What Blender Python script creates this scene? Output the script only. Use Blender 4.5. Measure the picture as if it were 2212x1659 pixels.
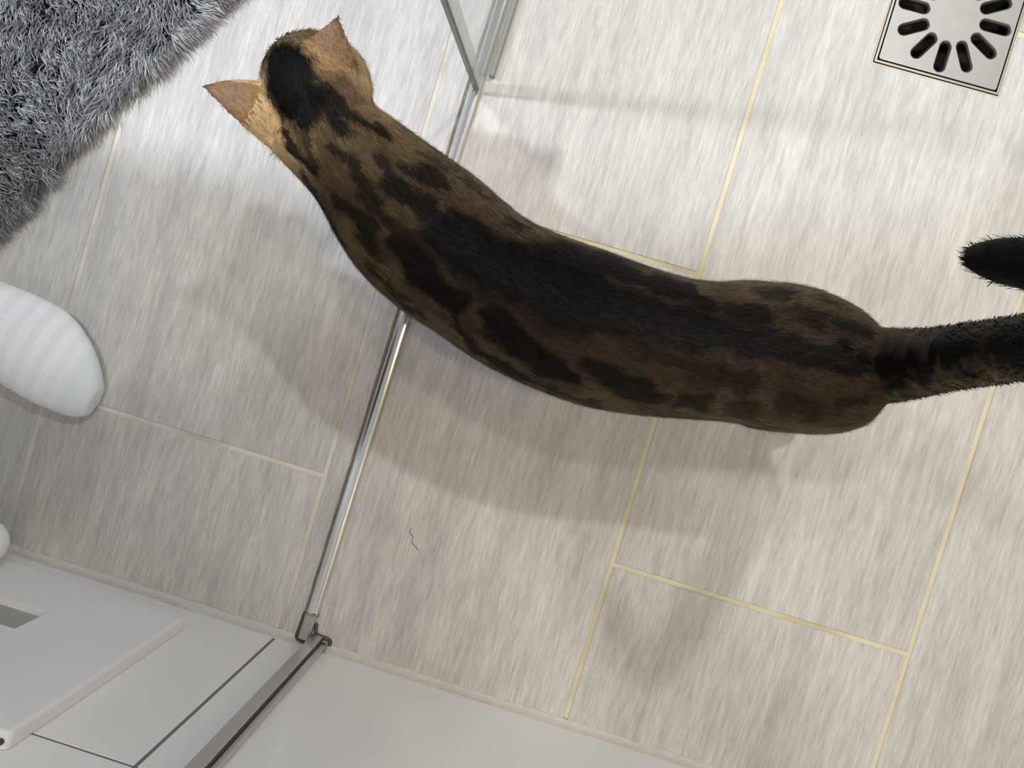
import bpy, bmesh, math, random
import numpy as np
from mathutils import Vector, Matrix

random.seed(4); rng = np.random.default_rng(4)
for o in list(bpy.data.objects): bpy.data.objects.remove(o)
scene = bpy.context.scene
C = scene.collection

# ------------------------------------------------------------------ camera
F_PX, NX, NY, ROLL, CAM_H = 2137.2, 1239.74, 782.2, 0.28736, 0.9801
IW, IH = 2212.0, 1659.0
_d = np.array([NX - IW/2, NY - IH/2, F_PX]); _d /= np.linalg.norm(_d)
_a = np.array([math.cos(ROLL), math.sin(ROLL), 0.0]); _a -= _d*_a.dot(_d); _a /= np.linalg.norm(_a)
_y = np.cross(-_d, _a)
AX = np.array([_a, _y, -_d])            # rows: world X, Y, Z in the camera's (right, down, forward) frame

def at(px, py, z=0.0):
    """world point seen at a photo pixel, at height z"""
    r = AX @ np.array([px - IW/2, py - IH/2, F_PX])
    t = (z - CAM_H)/r[2]
    return Vector((r[0]*t, r[1]*t, z))

cam = bpy.data.cameras.new('camera'); cam_o = bpy.data.objects.new('camera', cam); C.objects.link(cam_o)
right = Vector(AX[:, 0]); down = Vector(AX[:, 1]); fwd = Vector(AX[:, 2])
cam_o.matrix_world = Matrix(((right.x, -down.x, -fwd.x, 0), (right.y, -down.y, -fwd.y, 0),
                             (right.z, -down.z, -fwd.z, CAM_H), (0, 0, 0, 1)))
cam.sensor_fit = 'HORIZONTAL'; cam.sensor_width = 36.0; cam.lens = F_PX/IW*36.0
cam.clip_start = 0.02
scene.camera = cam_o

# ------------------------------------------------------------------ light
w = bpy.data.worlds.new('world'); scene.world = w; w.use_nodes = True
w.node_tree.nodes['Background'].inputs[0].default_value = (0.9, 0.95, 1, 1)
w.node_tree.nodes['Background'].inputs[1].default_value = 0.05

def lamp(name, loc, size, power, col, aim=None, spread=math.pi):
    l = bpy.data.lights.new(name, 'AREA'); l.shape = 'DISK'; l.size = size; l.energy = power; l.color = col; l.spread = spread
    o = bpy.data.objects.new(name, l); C.objects.link(o); o.location = loc
    if aim is not None:
        o.rotation_euler = (Vector(aim) - Vector(loc)).to_track_quat('-Z', 'Y').to_euler()
    return o
LAMPS = [((-0.52, 0.44, 2.33), 0.10, 4.2, (1.0, 0.975, 0.93), 110, 'round recessed downlight in the ceiling over the rug'),
         ((-1.20, 0.05, 2.33), 0.10, 19.5, (0.85, 0.90, 1.0), 140, 'round recessed downlight in the ceiling behind the person'),
         ((0.52, 0.06, 2.33), 0.10, 1.3, (1.0, 0.80, 0.46), 72, 'round recessed downlight in the ceiling over the shower'),
         ((0.00, 0.62, 2.33), 0.10, 1.6, (1.0, 0.84, 0.66), 90, 'round recessed downlight in the ceiling above the glass screen'),
         ((0.40, 1.22, 2.33), 0.10, 9.6, (0.96, 0.975, 0.98), 120, 'round unseen downlight added at the far end of the shower to brighten the wall')]  # this last lamp is added, unseen, to brighten the front wall
for i, (loc, s, p, c, sp_, lb) in enumerate(LAMPS):
    lamp('downlight_light', loc, s, p, c, None, math.radians(sp_))
vs = scene.view_settings
vs.view_transform = 'Standard'; vs.look = 'None'; vs.exposure = 0.18; vs.gamma = 1.0; vs.use_curve_mapping = False

# ------------------------------------------------------------------ helpers
def tag(o, label=None, cat=None, group=None, kind=None):
    if label: o['label'] = label
    if cat: o['category'] = cat
    if group: o['group'] = group
    if kind: o['kind'] = kind
    return o
def link(name, me, mat=None, parent=None, smooth=False):
    o = bpy.data.objects.new(name, me); C.objects.link(o)
    if mat: me.materials.append(mat)
    if parent: o.parent = parent
    if smooth: me.polygons.foreach_set('use_smooth', [True]*len(me.polygons))
    return o
def empty(name, loc, label, cat, group=None):
    o = bpy.data.objects.new(name, None); C.objects.link(o); o.location = loc; o.empty_display_size = 0.05
    bpy.context.view_layer.update()
    return tag(o, label, cat, group)
def bm_obj(name, bm, mat=None, parent=None, smooth=False):
    me = bpy.data.meshes.new(name)
    bmesh.ops.recalc_face_normals(bm, faces=bm.faces)
    if parent is not None and parent.type == 'EMPTY':
        bmesh.ops.translate(bm, verts=bm.verts, vec=-parent.location)
    bm.to_mesh(me); bm.free()
    return link(name, me, mat, parent, smooth)
def box(bm, x0, x1, y0, y1, z0, z1, bev=0.0, seg=2):
    r = bmesh.ops.create_cube(bm, size=1.0)
    for v in r['verts']:
        v.co = Vector(((x0+x1)/2 + v.co.x*(x1-x0), (y0+y1)/2 + v.co.y*(y1-y0), (z0+z1)/2 + v.co.z*(z1-z0)))
    if bev:
        es = list({e for v in r['verts'] for e in v.link_edges})
        bmesh.ops.bevel(bm, geom=es, offset=bev, segments=seg, profile=0.5, affect='EDGES')
def prism(bm, pts, z0, z1, bev=0.0):
    """straight prism over a plan polygon with a chamfered top rim"""
    n = len(pts); P = [Vector((p[0], p[1])) for p in pts]
    area = sum(P[i].x*P[(i+1) % n].y - P[(i+1) % n].x*P[i].y for i in range(n))
    if area < 0: P.reverse()
    ins = []
    for i in range(n):
        a = (P[i]-P[i-1]).normalized(); b = (P[(i+1) % n]-P[i]).normalized()
        na = Vector((-a.y, a.x)); nb = Vector((-b.y, b.x))
        m = (na+nb); m = m/max(m.dot(na), 0.2)
        ins.append(P[i]+m*bev)
    lo = [bm.verts.new((p.x, p.y, z0)) for p in P]
    mid = [bm.verts.new((p.x, p.y, z1-bev)) for p in P]
    for A, B in ((lo, mid),):
        for i in range(n): bm.faces.new((A[i], A[(i+1) % n], B[(i+1) % n], B[i]))
    if bev:
        top = [bm.verts.new((p.x, p.y, z1)) for p in ins]
        for i in range(n): bm.faces.new((mid[i], mid[(i+1) % n], top[(i+1) % n], top[i]))
    else: top = mid
    bm.faces.new(top); bm.faces.new(lo[::-1])
def extrude_profile(bm, prof, path, cap=True):
    """prof: list of (offset to the right, height); path: list of plan points"""
    rows = []
    for i, p in enumerate(path):
        p = Vector(p[:2]); q = Vector(path[min(i+1, len(path)-1)][:2]); r = Vector(path[max(i-1, 0)][:2])
        t = (q-r).normalized(); nrm = Vector((t.y, -t.x))
        rows.append([bm.verts.new((p.x+nrm.x*a, p.y+nrm.y*a, b)) for a, b in prof])
    n = len(prof)
    for A, B in zip(rows, rows[1:]):
        for i in range(n): bm.faces.new((A[i], A[(i+1) % n], B[(i+1) % n], B[i]))
    if cap: bm.faces.new(rows[0]); bm.faces.new(rows[-1][::-1])

def resample(vals, n):
    """Catmull-Rom through rows of numbers"""
    v = np.array(vals, float); m = len(v); out = []
    for t in np.linspace(0, m-1, n):
        i = min(int(t), m-2); f = t-i
        p0, p1, p2, p3 = v[max(i-1, 0)], v[i], v[i+1], v[min(i+2, m-1)]
        out.append(0.5*((2*p1)+(-p0+p2)*f+(2*p0-5*p1+4*p2-p3)*f*f+(-p0+3*p1-3*p2+p3)*f**3))
    return np.array(out)
class NT:
    def __init__(s, name):
        s.m = bpy.data.materials.new(name); s.m.use_nodes = True; s.t = s.m.node_tree
        s.b = s.t.nodes['Principled BSDF']
    def n(s, typ, **kw):
        x = s.t.nodes.new(typ)
        for k, v in kw.items():
            if k.startswith('i_'): x.inputs[k[2:].replace('_', ' ')].default_value = v
            else: setattr(x, k, v)
        return x
    def l(s, a, b): s.t.links.new(a, b)
    def ramp(s, stops):
        r = s.n('ShaderNodeValToRGB'); e = r.color_ramp.elements
        while len(e) < len(stops): e.new(0.5)
        for el, (p, c) in zip(e, stops): el.position = p; el.color = (*c, 1)
        return r
    def mix(s, a, b, f, mode='MIX'):
        x = s.n('ShaderNodeMix', data_type='RGBA', blend_type=mode)
        for sock, v in ((x.inputs[0], f), (x.inputs[6], a), (x.inputs[7], b)):
            if hasattr(v, 'links') or isinstance(v, bpy.types.NodeSocket): s.l(v, sock)
            elif isinstance(v, (int, float)): sock.default_value = v
            else: sock.default_value = (*v, 1)
        return x.outputs[2]
def srgb(r, g, b): return tuple(((c/255)/12.92 if c/255 <= 0.04045 else ((c/255+0.055)/1.055)**2.4) for c in (r, g, b))
def plain(name, col, rough=0.5, metal=0.0, bump=0.0, bscale=200.0, var=0.06, coat=0.0):
    t = NT(name); co = t.n('ShaderNodeTexCoord')
    nz = t.n('ShaderNodeTexNoise'); nz.inputs['Scale'].default_value = bscale; nz.inputs['Detail'].default_value = 4
    t.l(co.outputs['Object'], nz.inputs['Vector'])
    c0 = tuple(c*(1-var) for c in col); c1 = tuple(min(1, c*(1+var)) for c in col)
    r = t.ramp([(0.3, c0), (0.7, c1)]); t.l(nz.outputs['Fac'], r.inputs[0]); t.l(r.outputs[0], t.b.inputs['Base Color'])
    t.b.inputs['Roughness'].default_value = rough; t.b.inputs['Metallic'].default_value = metal
    t.b.inputs['Coat Weight'].default_value = coat
    if bump:
        bp = t.n('ShaderNodeBump'); bp.inputs['Strength'].default_value = bump; bp.inputs['Distance'].default_value = 0.001
        t.l(nz.outputs['Fac'], bp.inputs['Height']); t.l(bp.outputs[0], t.b.inputs['Normal'])
    return t.m

# ------------------------------------------------------------------ materials
def floor_tile_mat():
    t = NT('floor_tile_stone'); geo = t.n('ShaderNodeNewGeometry'); oi = t.n('ShaderNodeObjectInfo')
    add = t.n('ShaderNodeVectorMath', operation='ADD')
    sc = t.n('ShaderNodeVectorMath', operation='SCALE'); sc.inputs['Scale'].default_value = 7.0
    cmb = t.n('ShaderNodeCombineXYZ')
    for k in range(3): t.l(oi.outputs['Random'], cmb.inputs[k])
    t.l(cmb.outputs[0], sc.inputs[0]); t.l(geo.outputs['Position'], add.inputs[0]); t.l(sc.outputs[0], add.inputs[1])
    def streak(sx, sy, det, rough=0.55, dist=0.0):
        mp = t.n('ShaderNodeMapping'); mp.inputs['Scale'].default_value = (sx, sy, 1)
        nz = t.n('ShaderNodeTexNoise'); nz.inputs['Scale'].default_value = 1.0; nz.inputs['Detail'].default_value = det
        nz.inputs['Roughness'].default_value = rough; nz.inputs['Distortion'].default_value = dist
        t.l(add.outputs[0], mp.inputs[0]); t.l(mp.outputs[0], nz.inputs['Vector']); return nz.outputs['Fac']
    big = streak(40, 4.5, 4); mid = streak(170, 20, 5, 0.62, 0.25); fine = streak(460, 42, 4, 0.65)
    r1 = t.ramp([(0.32, srgb(196, 194, 191)), (0.5, srgb(205, 203, 200)), (0.68, srgb(213, 211, 207))]); t.l(big, r1.inputs[0])
    r2 = t.ramp([(0.3, (0.84, 0.84, 0.85)), (0.5, (0.98, 0.98, 0.98)), (0.72, (1.07, 1.07, 1.06))]); t.l(mid, r2.inputs[0])
    r3 = t.ramp([(0.28, (0.82, 0.82, 0.82)), (0.7, (1.12, 1.12, 1.12))]); t.l(fine, r3.inputs[0])
    c = t.mix(r1.outputs[0], r2.outputs[0], 1.0, 'MULTIPLY'); c = t.mix(c, r3.outputs[0], 1.0, 'MULTIPLY')
    rr = t.ramp([(0.0, (0.93, 0.93, 0.94)), (1.0, (1.04, 1.03, 1.02))]); t.l(oi.outputs['Random'], rr.inputs[0])
    c = t.mix(c, rr.outputs[0], 1.0, 'MULTIPLY')
    t.l(c, t.b.inputs['Base Color']); t.b.inputs['Roughness'].default_value = 0.48
    t.b.inputs['Specular IOR Level'].default_value = 0.35
    bp = t.n('ShaderNodeBump'); bp.inputs['Strength'].default_value = 0.25; bp.inputs['Distance'].default_value = 0.0006
    t.l(fine, bp.inputs['Height']); t.l(bp.outputs[0], t.b.inputs['Normal'])
    return t.m
def grout_mat():
    t = NT('floor_grout'); geo = t.n('ShaderNodeNewGeometry')
    sep = t.n('ShaderNodeSeparateXYZ'); t.l(geo.outputs['Position'], sep.inputs[0])
    mr = t.n('ShaderNodeMapRange'); mr.inputs['From Min'].default_value = -0.19; mr.inputs['From Max'].default_value = -0.17
    t.l(sep.outputs[0], mr.inputs[0])
    nz = t.n('ShaderNodeTexNoise'); nz.inputs['Scale'].default_value = 14; nz.inputs['Detail'].default_value = 5
    t.l(geo.outputs['Position'], nz.inputs['Vector'])
    ry = t.ramp([(0.35, srgb(208, 195, 158)), (0.6, srgb(230, 220, 192))]); t.l(nz.outputs['Fac'], ry.inputs[0])
    rg = t.ramp([(0.35, srgb(200, 194, 178)), (0.6, srgb(226, 222, 212))]); t.l(nz.outputs['Fac'], rg.inputs[0])
    c = t.mix(rg.outputs[0], ry.outputs[0], mr.outputs[0]); t.l(c, t.b.inputs['Base Color']); t.b.inputs['Roughness'].default_value = 0.85
    n2 = t.n('ShaderNodeTexNoise'); n2.inputs['Scale'].default_value = 900; t.l(geo.outputs['Position'], n2.inputs['Vector'])
    bp = t.n('ShaderNodeBump'); bp.inputs['Strength'].default_value = 0.5; bp.inputs['Distance'].default_value = 0.001
    t.l(n2.outputs['Fac'], bp.inputs['Height']); t.l(bp.outputs[0], t.b.inputs['Normal'])
    return t.m
M_TILE = floor_tile_mat(); M_GROUT = grout_mat()
M_WTILE = plain('white_wall_tile', srgb(248, 247, 244), 0.16, var=0.012, bscale=6)
M_WGROUT = plain('grey_wall_grout', srgb(128, 126, 122), 0.85, bump=0.4, bscale=500, var=0.12)
M_PAINT = plain('pale_grey_paint', srgb(186, 188, 192), 0.7, bump=0.1, bscale=300, var=0.01)
M_SIL = plain('sealant', srgb(214, 210, 200), 0.45, bump=0.35, bscale=160, var=0.05)
M_SILD = plain('stained_sealant', srgb(84, 80, 66), 0.6, bump=0.5, bscale=240, var=0.35)
M_CHROME = plain('chrome', (0.88, 0.88, 0.88), 0.17, 1.0, var=0.02, bscale=40)
M_ALU = plain('brushed_aluminium', (0.60, 0.60, 0.60), 0.38, 1.0, var=0.03, bscale=90)
M_ALUD = plain('dark_seam', srgb(70, 70, 67), 0.6, var=0.1)
M_STEEL = plain('stainless_steel', (0.27, 0.26, 0.245), 0.46, 1.0, var=0.04, bscale=60)
M_DARK = plain('drain_dark', srgb(26, 22, 18), 0.8, var=0.4, bscale=120, bump=0.3)
M_PANEL = plain('white_plastic', srgb(246, 246, 245), 0.14, var=0.01, bscale=10)
M_SEAL = None
def glass_mat(name, col, haze):
    t = NT(name); out = t.t.nodes['Material Output']
    nz = t.n('ShaderNodeTexNoise'); nz.inputs['Scale'].default_value = 30
    r = t.ramp([(0.3, tuple(c*0.985 for c in col)), (0.7, col)]); t.l(nz.outputs['Fac'], r.inputs[0])
    tr = t.n('ShaderNodeBsdfTransparent'); t.l(r.outputs[0], tr.inputs[0])
    df = t.n('ShaderNodeBsdfTranslucent'); df.inputs[0].default_value = (0.86, 0.9, 0.87, 1)
    d2 = t.n('ShaderNodeBsdfDiffuse'); d2.inputs[0].default_value = (0.86, 0.9, 0.87, 1)
    dm = t.n('ShaderNodeMixShader'); t.l(df.outputs[0], dm.inputs[1]); t.l(d2.outputs[0], dm.inputs[2])
    m1 = t.n('ShaderNodeMixShader'); m1.inputs[0].default_value = haze; t.l(tr.outputs[0], m1.inputs[1]); t.l(dm.outputs[0], m1.inputs[2])
    gs = t.n('ShaderNodeBsdfGlossy'); gs.inputs['Roughness'].default_value = 0.03
    lw = t.n('ShaderNodeLayerWeight'); pw_ = t.n('ShaderNodeMath', operation='POWER'); pw_.inputs[1].default_value = 6.0; t.l(lw.outputs['Facing'], pw_.inputs[0])
    fr = t.n('ShaderNodeMath', operation='MULTIPLY_ADD'); fr.inputs[1].default_value = 0.55; fr.inputs[2].default_value = 0.03; t.l(pw_.outputs[0], fr.inputs[0])
    m2 = t.n('ShaderNodeMixShader'); t.l(fr.outputs[0], m2.inputs[0]); t.l(m1.outputs[0], m2.inputs[1]); t.l(gs.outputs[0], m2.inputs[2])
    t.l(m2.outputs[0], out.inputs[0]); t.t.nodes.remove(t.b)
    return t.m
M_GLASS = glass_mat('shower_glass', (0.975, 0.99, 0.978), 0.05)
M_SEAL = glass_mat('clear_plastic_seal', (0.88, 0.91, 0.88), 0.25)
M_GEDGE = plain('ground_glass_edge', srgb(128, 130, 122), 0.25, var=0.05, bscale=90)

# ------------------------------------------------------------------ floor
PX_ = 0.3005; X0 = -0.508; G = 0.0046
YA, YB = -0.1812, 0.1165          # joint rows of the two kinds of column
WALL_Y = -0.350
RX0, RX1, RY1, RZ = -1.41, 0.78, 1.55, 2.36
DRC = (0.2549, 0.4206); DRH = 0.0595
FLZ = -0.0012
bm = bmesh.new(); h = DRH+0.002; dx0, dx1, dy0, dy1 = DRC[0]-h, DRC[0]+h, DRC[1]-h, DRC[1]+h
for (a, b, c, d) in ((RX0, RX1, WALL_Y, dy0), (RX0, RX1, dy1, RY1), (RX0, dx0, dy0, dy1), (dx1, RX1, dy0, dy1)):
    box(bm, a, b, c, d, -0.06, FLZ)
floor = tag(bm_obj('floor', bm, M_GROUT), kind='structure')

def trackx(y): return -0.1790 + (y+0.315)*(0.0085/0.48)      # centre line of the threshold
def clip_rects(x0, x1, y0, y1):
    """plan pieces of one tile after the threshold and the drain are cut out"""
    tl, tr = trackx(0.1)-0.0155, trackx(0.1)+0.0085
    polys = []
    if x0 < tl and x1 > tr:
        for (a, b) in ((None, -1), (1, None)):
            if b == -1: polys.append([(x0, y0), (trackx(y0)-0.0100, y0), (trackx(y1)-0.0100, y1), (x0, y1)])
            else: polys.append([(trackx(y0)+0.0056, y0), (x1, y0), (x1, y1), (trackx(y1)+0.0056, y1)])
    elif x0 < dx0 and x1 > dx1 and y0 < dy1 and y1 > dy0:
        g = 0.0012
        if y0 < dy0: polys.append([(x0, y0), (x1, y0), (x1, y1), (dx1+g, y1), (dx1+g, dy0-g), (dx0-g, dy0-g), (dx0-g, y1), (x0, y1)])
        else: polys.append([(x0, y0), (dx0-g, y0), (dx0-g, dy1+g), (dx1+g, dy1+g), (dx1+g, y0), (x1, y0), (x1, y1), (x0, y1)])
    else: polys.append([(x0, y0), (x1, y0), (x1, y1), (x0, y1)])
    return polys
for k in range(-3, 5):
    x0 = X0 + k*PX_ + G/2; x1 = X0 + (k+1)*PX_ - G/2
    x0 = max(x0, RX0+0.002); x1 = min(x1, RX1-0.002)
    if x1-x0 < 0.01: continue
    base = YA if k % 2 == 0 else YB
    for m in range(-2, 4):
        y0 = base + m*0.602 + G/2; y1 = base + (m+1)*0.602 - G/2
        y0 = max(y0, WALL_Y+0.004); y1 = min(y1, RY1-0.002)
        if y1-y0 < 0.01: continue
        for poly in clip_rects(x0, x1, y0, y1):
            cx = sum(p[0] for p in poly)/len(poly); cy = sum(p[1] for p in poly)/len(poly)
            bm = bmesh.new(); prism(bm, [(p[0]-cx, p[1]-cy) for p in poly], -0.010, 0.0, 0.0007)
            o = bm_obj('floor_tile', bm, M_TILE); o.location = (cx, cy, random.uniform(-0.0002, 0.0002)); o.parent = floor

# ------------------------------------------------------------------ walls and ceiling
bm = bmesh.new(); box(bm, RX0, RX1, WALL_Y-0.10, WALL_Y-0.0004, -0.06, RZ)
wall_front = tag(bm_obj('wall_front', bm, M_WGROUT), kind='structure')
bm = bmesh.new(); box(bm, 0, 0.6, 0, 0.009, 0, 0.3, 0.0009, 2)
wt = None
cols = [-0.2085 + 0.602*i for i in range(-3, 3)]
rows = [0.3275 + 0.302*i for i in range(-1, 8)]
for i, cx0 in enumerate(cols):
    for zz in rows:
        x0, x1 = max(cx0+0.0014, RX0+0.001), min(cx0+0.6006, RX1-0.001); z0, z1 = (0.010 if zz < 0.1 else zz+0.0014), min(zz+0.3006, RZ-0.001)
        if x1-x0 < 0.01 or z1-z0 < 0.01: continue
        bm = bmesh.new(); box(bm, x0, x1, WALL_Y-0.008, WALL_Y, z0, z1, 0.0003, 1)
        bm_obj('wall_tile', bm, M_WTILE, wall_front)
for nm, b in (('wall_left', (RX0-0.1, RX0, WALL_Y, RY1, -0.06, RZ)), ('wall_right', (RX1, RX1+0.1, WALL_Y, RY1, -0.06, RZ)),
              ('wall_back', (RX0-0.1, RX1+0.1, RY1, RY1+0.1, -0.06, RZ)), ('ceiling', (RX0-0.1, RX1+0.1, WALL_Y-0.1, RY1+0.1, RZ, RZ+0.1))):
    bm = bmesh.new(); box(bm, *b); tag(bm_obj(nm, bm, M_PAINT), kind='structure')
# sealant fillets along the foot of the wall
def fillet(name, xa, xb, mat, rad):
    bm = bmesh.new(); n = int((xb-xa)/0.004); rowsv = []
    for i in range(n+1):
        x = xa+(xb-xa)*i/n; r = rad*(1+0.05*math.sin(i*0.37)+0.04*math.sin(i*1.13+2)+0.025*random.uniform(-1, 1))
        pr = [(0, 0.0), (r, 0.0), (r*0.72, r*0.16), (r*0.36, r*0.42), (r*0.14, r*1.0), (0, r*1.55)]
        rowsv.append([bm.verts.new((x, WALL_Y-0.0005+p[0], p[1]-0.0006)) for p in pr])
    for A, B in zip(rowsv, rowsv[1:]):
        for j in range(6): bm.faces.new((A[j], A[(j+1) % 6], B[(j+1) % 6], B[j]))
    bm.faces.new(rowsv[0]); bm.faces.new(rowsv[-1][::-1])
    return tag(bm_obj(name, bm, mat, smooth=True), kind='structure')
fillet('trim_1', RX0+0.003, -0.1775, M_SIL, 0.0085)
fillet('trim_2', -0.1572, RX1-0.003, M_SIL, 0.0085)

# ceiling downlights (out of frame)
for i, (loc, s, p, c, sp_, lb) in enumerate(LAMPS):
    d = empty('ceiling_downlight', (loc[0], loc[1], RZ), lb, 'light', 'ceiling downlights')
    bm = bmesh.new(); r = s/2
    ring = [(r+0.004, 0), (r+0.03, 0), (r+0.028, -0.006), (r+0.006, -0.008)]
    vv = [[bm.verts.new((loc[0]+a*math.cos(2*math.pi*k/40), loc[1]+a*math.sin(2*math.pi*k/40), RZ+b)) for a, b in ring] for k in range(40)]
    for k in range(40):
        A, B = vv[k], vv[(k+1) % 40]
        for j in range(4): bm.faces.new((A[j], A[(j+1) % 4], B[(j+1) % 4], B[j]))
    bm_obj('trim_ring', bm, M_ALU, d, True)

# ------------------------------------------------------------------ shower threshold, wall channel, glass
thr = empty('shower_threshold', (trackx(-0.05), -0.05, 0), 'long thin chrome threshold strip across the floor at the shower edge', 'threshold')
path = [(trackx(y), y) for y in np.linspace(-0.316, 1.0, 60)]
prof = [(-0.0062, -0.001), (0.0050, -0.001), (0.0050, 0.0062), (0.0042, 0.0082), (0.0026, 0.0086), (0.0022, 0.0078), (0.0016, 0.0092),
        (-0.0010, 0.0112), (-0.0036, 0.0104), (-0.0056, 0.0078), (-0.0062, 0.0040)]
bm = bmesh.new(); extrude_profile(bm, prof, path); o = bm_obj('bar', bm, M_CHROME, thr)
bm = bmesh.new(); path2 = [(trackx(y)-0.0005, y) for y in np.linspace(-0.3435, -0.3172, 5)]
extrude_profile(bm, [(-0.0062, -0.001), (0.0050, -0.001), (0.0050, 0.0085), (0.003, 0.0102), (-0.004, 0.0102), (-0.0062, 0.008)], path2)
bm_obj('end_cap', bm, M_ALU, thr)
def bead(name, pts, r0, mat, parent, jit=0.25):
    bm = bmesh.new(); rowsv = []
    if len(pts) < 20: pts = [tuple(q) for q in resample(pts, len(pts)*6)]
    for i, p in enumerate(pts):
        q = Vector(pts[min(i+1, len(pts)-1)]); pr = Vector(pts[max(i-1, 0)]); t = (q-pr).normalized()
        s = t.cross(Vector((0, 0, 1))); s = s.normalized() if s.length > 1e-4 else Vector((1, 0, 0)); u = s.cross(t)
        r = r0*(1+jit*random.uniform(-1, 1))
        if i in (0, len(pts)-1): r *= 0.4
        rowsv.append([bm.verts.new(Vector(p)+s*r*math.cos(a)+u*r*math.sin(a)) for a in np.linspace(0, 2*math.pi, 8, endpoint=False)])
    for A, B in zip(rowsv, rowsv[1:]):
        for j in range(8): bm.faces.new((A[j], A[(j+1) % 8], B[(j+1) % 8], B[j]))
    bm.faces.new(rowsv[0]); bm.faces.new(rowsv[-1][::-1])
    return bm_obj(name, bm, mat, parent, True)
ys = np.linspace(-0.335, 0.98, 160)
bead('sealant_line', [(trackx(y)-0.0078, y, 0.0004) for y in ys], 0.0017, plain('grey_sealant', srgb(122, 116, 98), 0.6, bump=0.4, bscale=200, var=0.25), thr, 0.2)
bead('stained_bead', [(trackx(-0.318)-0.0078, -0.318, 0.001), (trackx(-0.33)-0.0082, -0.332, 0.0015), (trackx(-0.34)-0.0088, -0.342, 0.002), (trackx(-0.345)-0.006, -0.347, 0.003), (trackx(-0.345)+0.001, -0.3475, 0.004)], 0.0030, M_SILD, thr, 0.10)
bead('stained_bead', [(trackx(-0.33)+0.0060, -0.326, 0.0008), (trackx(-0.34)+0.0080, -0.3355, 0.0012), (trackx(-0.34)+0.0115, -0.3375, 0.002), (-0.1560, -0.3385, 0.002), (-0.1545, -0.3440, 0.002)], 0.0020, M_SILD, thr, 0.10)
bead('joint_ring', [(trackx(-0.317)-0.0064, -0.3168, 0.002), (trackx(-0.317)-0.0055, -0.3168, 0.009), (trackx(-0.317)-0.001, -0.3168, 0.0112), (trackx(-0.317)+0.004, -0.3168, 0.009), (trackx(-0.317)+0.0053, -0.3168, 0.002)], 0.0011, plain('yellowed_sealant', srgb(150, 146, 118), 0.5, var=0.2), thr)

ch = empty('wall_channel', (-0.168, WALL_Y, 0), 'upright grey aluminium channel fixed to the wall above the threshold end', 'profile')
bm = bmesh.new(); box(bm, -0.1740, -0.1628, WALL_Y+0.0002, WALL_Y+0.0135, 0.004, 1.95, 0.0008, 2); bm_obj('channel_front', bm, M_ALU, ch)
bm = bmesh.new(); box(bm, -0.1627, -0.1620, WALL_Y+0.0002, WALL_Y+0.0115, 0.004, 1.95, 0.0003, 1); bm_obj('gasket', bm, M_ALUD, ch)
bm = bmesh.new(); box(bm, -0.1619, -0.1575, WALL_Y+0.0002, WALL_Y+0.0085, 0.004, 1.95, 0.0008, 2); bm_obj('channel_rear', bm, M_ALU, ch)

gl = empty('shower_screen', (trackx(0.3)+0.002, 0.23, 0), 'clear glass shower screen standing on the chrome threshold at the top', 'glass screen')
gy = 0.2285; ang = math.atan2(trackx(1.0)-trackx(0.0), 1.0)
def gbox(name, xo0, xo1, y0, y1, z0, z1, mat, bev=0.0003, seg=1):
    bm = bmesh.new(); a0, a1 = trackx(y0), trackx(y1)
    vs_ = [(a0+xo0, y0), (a0+xo1, y0), (a1+xo1, y1), (a1+xo0, y1)]
    lo = [bm.verts.new((*p, z0)) for p in vs_]; hi = [bm.verts.new((*p, z1)) for p in vs_]
    bm.faces.new(lo[::-1]); bm.faces.new(hi)
    for i in range(4): bm.faces.new((lo[i], lo[(i+1) % 4], hi[(i+1) % 4], hi[i]))
    if bev: bmesh.ops.bevel(bm, geom=list(bm.edges), offset=bev, segments=seg, affect='EDGES')
    return bm_obj(name, bm, mat, gl)
gbox('glass_pane', -0.0005, 0.0055, gy+0.0010, 0.98, 0.0155, 1.95, M_GLASS)
gbox('edge_strip', -0.0002, 0.0052, gy-0.0022, gy+0.0008, 0.0125, 1.95, M_GEDGE, 0.0006, 2)
gbox('vertical_seal', 0.0057, 0.0066, gy, gy+0.011, 0.0125, 1.95, M_SEAL)
gbox('bottom_seal', 0.0062, 0.0078, gy+0.014, 0.98, 0.0125, 0.030, M_SEAL)
gbox('bottom_rail', 0.0092, 0.0140, gy+0.017, 0.98, 0.0, 0.0090, plain('grey_vinyl', srgb(150, 151, 150), 0.45, var=0.04), 0.0008, 2)

# ------------------------------------------------------------------ floor drain
dr = empty('floor_drain', (DRC[0], DRC[1], 0), 'square stainless steel floor drain with twelve radial slots', 'drain')
bm = bmesh.new(); S = DRH-0.0022; zt = 0.0006
def loop(pts, z): return [bm.verts.new((DRC[0]+p[0], DRC[1]+p[1], z)) for p in pts]
def edges(vl): return [bm.edges.new((vl[i], vl[(i+1) % len(vl)])) for i in range(len(vl))]
sq = []
for (sx, sy) in ((-1, -1), (1, -1), (1, 1), (-1, 1)):
    c = Vector((sx, sy))*(S-0.0025); a0 = {(-1, -1): math.pi, (1, -1): 1.5*math.pi, (1, 1): 0, (-1, 1): 0.5*math.pi}[(sx, sy)]
    sq += [(c.x+0.0025*math.cos(a0+t), c.y+0.0025*math.sin(a0+t)) for t in np.linspace(0, math.pi/2, 5)]
top = loop(sq, zt); bot = loop(sq, -0.006); all_e = edges(top)
for i in range(len(top)): bm.faces.new((top[i], top[(i+1) % len(top)], bot[(i+1) % len(top)], bot[i]))
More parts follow.
